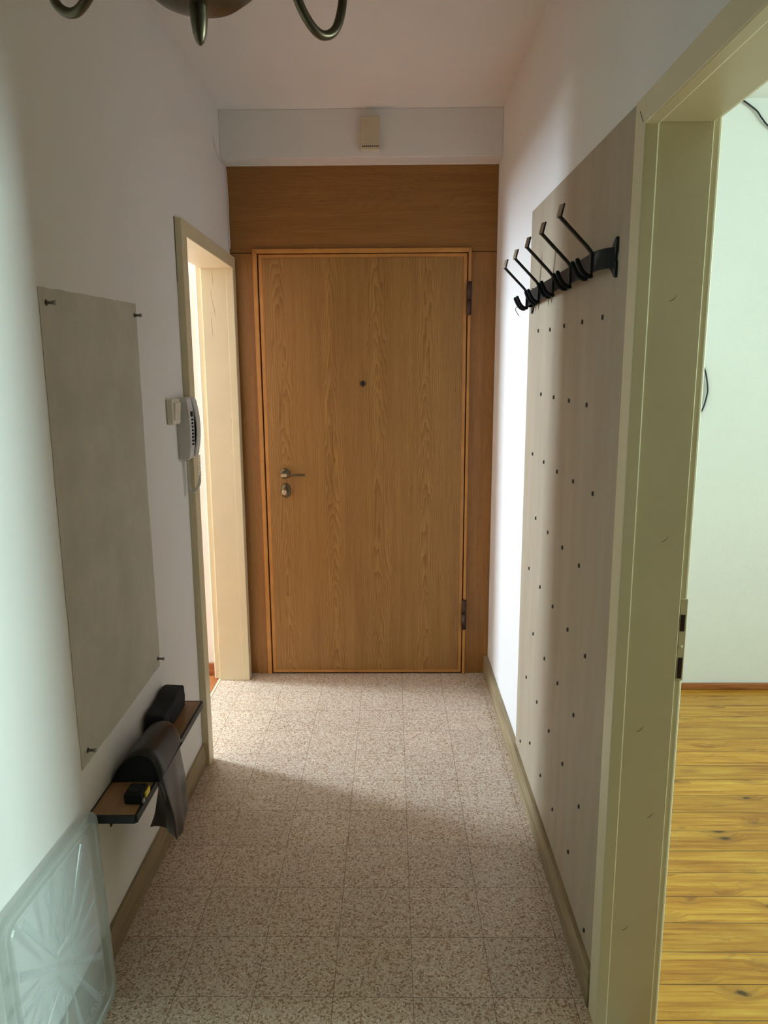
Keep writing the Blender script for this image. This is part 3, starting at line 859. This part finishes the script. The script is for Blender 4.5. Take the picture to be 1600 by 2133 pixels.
ld = thing('box_lid', o0, 'translucent white plastic storage box lid leaning on the left wall', 'lid')
lp = MB()
levels = [(0.0, 0.0, 0.036), (0.0, 0.010, 0.036), (0.003, 0.014, 0.034), (0.018, 0.015, 0.030), (0.022, 0.012, 0.028), (0.026, 0.003, 0.026), (0.036, 0.003, 0.024), (0.040, 0.0055, 0.022)]
rs = []
for ins, h, r in levels:
    rs.append([lp.bm.verts.new(LP(u, v, h)) for u, v in rrect(ins, ins, LW - ins, LHT - ins, r)])
for i in range(len(rs) - 1):
    n = len(rs[i])
    for k in range(n):
        lp.bm.faces.new((rs[i][k], rs[i][(k + 1) % n], rs[i + 1][(k + 1) % n], rs[i + 1][k]))
lp.build('rim', 'lid', ld, smooth=False, mods=[('SOLIDIFY', dict(thickness=0.0016, offset=0))])
pn = MB()
loop = rrect(0.040, 0.040, LW - 0.040, LHT - 0.040, 0.022)
c0 = (LW / 2, LHT / 2)
ell = [(c0[0] + 0.040 * math.cos(math.atan2(v - c0[1], u - c0[0])), c0[1] + 0.066 * math.sin(math.atan2(v - c0[1], u - c0[0]))) for u, v in loop]
A = [pn.bm.verts.new(LP(u, v, 0.005)) for u, v in loop]
B = [pn.bm.verts.new(LP(u, v, 0.006)) for u, v in ell]
D_ = [pn.bm.verts.new(LP(c0[0] + (u - c0[0]) * 0.9, c0[1] + (v - c0[1]) * 0.9, 0.0085)) for u, v in ell]
n = len(A)
for k in range(n):
    pn.bm.faces.new((A[k], A[(k + 1) % n], B[(k + 1) % n], B[k]))
    pn.bm.faces.new((B[k], B[(k + 1) % n], D_[(k + 1) % n], D_[k]))
pn.bm.faces.new(D_)
pno = pn.build('centre_panel', 'lid_panel', ld, mods=[('SOLIDIFY', dict(thickness=0.0014, offset=0))])
for k in range(16):
    a = 2 * math.pi * (k + 0.5) / 16
    dx, dy = math.cos(a), math.sin(a)
    s = min((LW / 2 - 0.05) / max(abs(dx), 1e-6), (LHT / 2 - 0.05) / max(abs(dy), 1e-6))
    r0 = 1 / math.sqrt((dx / 0.041) ** 2 + (dy / 0.067) ** 2)
    p0 = (c0[0] + dx * r0, c0[1] + dy * r0)
    p1 = (c0[0] + dx * s, c0[1] + dy * s)
    px_, py_ = -dy, dx
    rbm = MB()
    rows = []
    for (p, wd) in ((p0, 0.003), (((p0[0] + p1[0]) / 2, (p0[1] + p1[1]) / 2), 0.007), (p1, 0.010)):
        rows.append([rbm.bm.verts.new(LP(p[0] + px_ * wd * q, p[1] + py_ * wd * q, h)) for q, h in ((-1, 0.0060), (-0.7, 0.0080), (0.7, 0.0080), (1, 0.0060))])
    for i in range(2):
        for j in range(3):
            rbm.bm.faces.new((rows[i][j], rows[i][j + 1], rows[i + 1][j + 1], rows[i + 1][j]))
    rbm.build('rib', 'lid_panel', pno, mods=[('SOLIDIFY', dict(thickness=0.0008, offset=0))])

# ------------------------------------------------------------------ right wall: board and coat rack
bd = thing('wall_board', (XR, 2.10, 0.10), 'tall taupe board with a diamond grid of nail holes on the right wall', 'board')
bo = MB().prism([(1.510, 0.100), (2.626, 0.100), (2.632, 2.106), (1.532, 2.078)], 0.4935, XR, 'x').build('board', 'board', bd, bev=0.001)
tk = [(2.451, 1.692), (2.271, 1.685), (2.088, 1.684), (1.892, 1.681), (1.714, 1.679), (2.371, 1.485), (2.185, 1.481), (1.995, 1.477), (1.813, 1.473), (2.476, 1.277), (2.29, 1.271), (2.102, 1.265), (1.912, 1.264), (1.721, 1.262),
      (2.384, 1.067), (2.193, 1.06), (1.999, 1.058), (1.813, 1.055), (2.47, 0.866), (2.277, 0.855), (2.087, 0.851), (1.899, 0.846), (1.715, 0.843), (2.357, 0.661), (2.17, 0.647), (1.986, 0.646), (1.796, 0.64), (2.451, 0.458),
      (2.258, 0.454), (2.069, 0.448), (2.522, 0.164), (2.347, 0.253), (2.161, 0.239), (1.888, 0.441), (1.981, 0.233), (1.703, 0.426), (1.783, 0.233), (1.6, 0.141)]
nail = None
for y, z in tk:
    if nail is None:
        nail = MB().lathe([(0.0055, -0.001), (0.0055, 0.002), (0.0042, 0.004), (0.0015, 0.0045)], (0.4935, y, z), '-x', 10, scale=(0.8, 1.15)).build('nail', 'screw', bd)
        y0, z0 = y, z
    else:
        copy_tree(nail, bd, (0, y - y0, z - z0))

RX = 0.461
rk = thing('coat_rack', (XR, 2.1, 1.76), 'black metal coat rack with five angled hooks on the taupe board', 'coat rack')
brr = MB()
ptsb = [(0.4915, 1.628, 1.799), (0.488, 1.632, 1.799)] + arc((0.486, 1.634, 1.799), (RX + 0.002, 1.648, 1.799), (RX, 1.690, 1.799), 8) + [(RX, 2.0, 1.799), (RX, 2.50, 1.799)] + arc((RX, 2.515, 1.799), (RX + 0.002, 2.545, 1.799), (0.488, 2.560, 1.799), 8)
brr.strip(ptsb, 0.0215, 0.0045, (0, 0, 1))
brr.build('rail', 'black_gloss', rk)
for yy, sg in ((1.628, -1), (2.567, 1)):
    pl = [(-0.046, 0.000), (-0.046, 0.019), (-0.030, 0.026), (-0.016, 0.038), (-0.004, 0.043), (0.0, 0.041), (0.0, 0.010), (-0.007, 0.006), (-0.007, -0.006), (0.0, -0.010), (0.0, -0.041), (-0.004, -0.043), (-0.016, -0.038), (-0.030, -0.026), (-0.046, -0.019)]
    mp = MB().prism([(yy - sg * p[0] * -1 if sg > 0 else yy - p[0] - 0.006, 1.799 + p[1]) for p in pl], 0.4875, 0.4935, 'x')
    mo = mp.build('mount_plate', 'black', rk, bev=0.001)
hy = [1.700, 1.896, 2.092, 2.288, 2.484]


def make_hook(y):
    z0 = 1.799
    a = MB().strip([(RX - 0.0048, y, z0 - 0.026), (RX - 0.0048, y, z0 + 0.010), (RX - 0.0058, y, z0 + 0.022), (RX - 0.0150, y, z0 + 0.033), (RX - 0.080, y, z0 + 0.0985), (RX - 0.0805, y, z0 + 0.1005)], 0.0055, 0.0062, (0, 1, 0))
    arm = a.build('hook_arm', 'black', rk, bev=0.0008)
    t = MB().strip([(RX - 0.081, y, z0 + 0.097), (RX - 0.0800, y, z0 + 0.103), (RX - 0.0745, y, z0 + 0.126)], 0.0085, 0.004, (-0.40, 0.92, 0))
    tip = t.build('hook_tip', 'black', arm, bev=0.0015)
    fpl = MB().strip([(RX - 0.0832, y - 0.0012, z0 + 0.0985), (RX - 0.0825, y - 0.0012, z0 + 0.103), (RX - 0.0771, y - 0.0012, z0 + 0.1255)], 0.0075, 0.0012, (-0.40, 0.92, 0))  # lighter brown plate on one face of the black tip
    tag(fpl.build('tip_face', 'tip', arm, bev=0.0005), 'lighter brown tip face')
    for dy in (0.0, 0.044):
        p = catmull([(RX - 0.001, y + dy, z0 - 0.029), (RX - 0.010, y + dy, z0 - 0.030), (RX - 0.022, y + dy, z0 - 0.022), (RX - 0.032, y + dy, z0 - 0.006), (RX - 0.037, y + dy, z0 + 0.006)], 5)
        MB().tube(p + [p[-1] + Vector((-0.0012, 0, 0.003))], [0.0052] * len(p) + [0.003], 10).build('prong', 'rubber', rk)
    for dz in (-0.010, 0.010):
        MB().lathe([(0.0032, 0), (0.0032, 0.003), (0.0015, 0.0036)], (RX - 0.0022, y + 0.013, z0 + dz), '-x', 10).build('rivet', 'black', rk)


for y in hy:
    make_hook(y)
wr = MB().tube(catmull([(0.4655, 2.484, 1.776), (0.456, 2.484, 1.7665), (0.442, 2.483, 1.779), (0.430, 2.482, 1.775), (0.421, 2.482, 1.769), (0.4195, 2.482, 1.762), (0.425, 2.482, 1.753), (0.431, 2.482, 1.743)], 5), 0.0011, 6)
tag(wr.build('bent_wire', 'screw'), 'thin bent wire dangling from the far end hook of the coat rack', 'wire')

# ------------------------------------------------------------------ chime box on the beam
vb = thing('chime_box', (-0.088, 3.42, 2.53), 'small beige plastic chime box on the white beam above the entrance door', 'chime')
MB().box((-0.130, 3.385, 2.534), (-0.047, 3.42, 2.665), 0.004).build('cover', 'vent', vb)
MB().box((-0.128, 3.392, 2.529), (-0.049, 3.42, 2.537), 0.002).build('back_plate', 'plastic_w', vb)
for k in range(9):
    MB().box((-0.1245 + k * 0.0087, 3.3838, 2.5395), (-0.1190 + k * 0.0087, 3.388, 2.5450), 0.001).build('slot', 'gap', vb)

# ------------------------------------------------------------------ black cables on the far wall of the right room
yw = 3.345
tag(MB().tube(catmull([(1.50, yw - 0.006, 2.705), (1.54, yw - 0.006, 2.680), (1.575, yw - 0.006, 2.655), (1.60, yw - 0.006, 2.625), (1.64, yw - 0.006, 2.588), (1.75, yw - 0.006, 2.53), (1.95, yw - 0.006, 2.50)]), 0.0035, 8).build('black_cable', 'cable_k'),
    'black cable dropping from the ceiling on the far wall of the right room', 'cable')
tag(MB().tube(catmull([(1.30, yw - 0.006, 1.70), (1.40, yw - 0.006, 1.62), (1.438, yw - 0.006, 1.568), (1.456, yw - 0.006, 1.50), (1.458, yw - 0.006, 1.45), (1.437, yw - 0.006, 1.374), (1.38, yw - 0.006, 1.31), (1.28, yw - 0.006, 1.27)]), 0.004, 8).build('black_cable', 'cable_k'),
    'loop of black cable bulging from behind the right doorway frame at mid height', 'cable')

# ------------------------------------------------------------------ chandelier
cx_, cy_ = -0.242, 1.0
ch = thing('chandelier', (cx_, cy_, ZC), 'dark brass chandelier with curved arms hanging at the top left', 'chandelier')
MB().lathe([(0.002, 1.964), (0.0055, 1.968), (0.0085, 1.977), (0.0108, 1.992), (0.0112, 2.006), (0.0095, 2.020), (0.010, 2.030)], (cx_, cy_, 0), 'z', 24).build('finial', 'dark_metal', ch)
MB().lathe([(0.010, 2.008), (0.030, 2.010), (0.055, 2.019), (0.074, 2.034), (0.084, 2.054), (0.080, 2.068), (0.060, 2.084), (0.034, 2.096), (0.020, 2.112), (0.016, 2.14), (0.024, 2.17), (0.022, 2.20), (0.012, 2.22), (0.010, 2.24)], (cx_, cy_, 0), 'z', 40).build('bowl', 'dark_metal', ch)
MB().tube([(cx_, cy_, 2.23), (cx_, cy_, 2.66)], 0.006, 10).build('stem', 'dark_metal', ch)
MB().lathe([(0.012, 2.62), (0.030, 2.655), (0.055, 2.69), (0.060, ZC)], (cx_, cy_, 0), 'z', 32).build('ceiling_canopy', 'dark_metal', ch)
for ang in (43.7, 160.4, 282.0):
    ca, sa = math.cos(math.radians(ang)), math.sin(math.radians(ang))
    prof = [(0.018, 2.165), (0.055, 2.185), (0.100, 2.165), (0.135, 2.110), (0.160, 2.060), (0.185, 2.036), (0.206, 2.034), (0.226, 2.050), (0.238, 2.085), (0.240, 2.130)]
    arm = MB().tube(catmull([(cx_ + r * ca, cy_ + r * sa, z) for r, z in prof], 8), 0.0066, 12).build('arm', 'dark_metal', ch)
    ax_, ay_ = cx_ + 0.240 * ca, cy_ + 0.240 * sa
    MB().lathe([(0.008, 2.125), (0.030, 2.132), (0.036, 2.142), (0.020, 2.146), (0.015, 2.16), (0.012, 2.16)], (ax_, ay_, 0), 'z', 24).build('drip_pan', 'dark_metal', arm)
    MB().lathe([(0.0115, 2.15), (0.0115, 2.235), (0.009, 2.237)], (ax_, ay_, 0), 'z', 20).build('candle_tube', 'wax', arm)
    MB().lathe([(0.009, 2.235), (0.017, 2.255), (0.018, 2.272), (0.012, 2.295), (0.004, 2.318), (0.001, 2.322)], (ax_, ay_, 0), 'z', 20).build('bulb', 'plastic_w', arm)
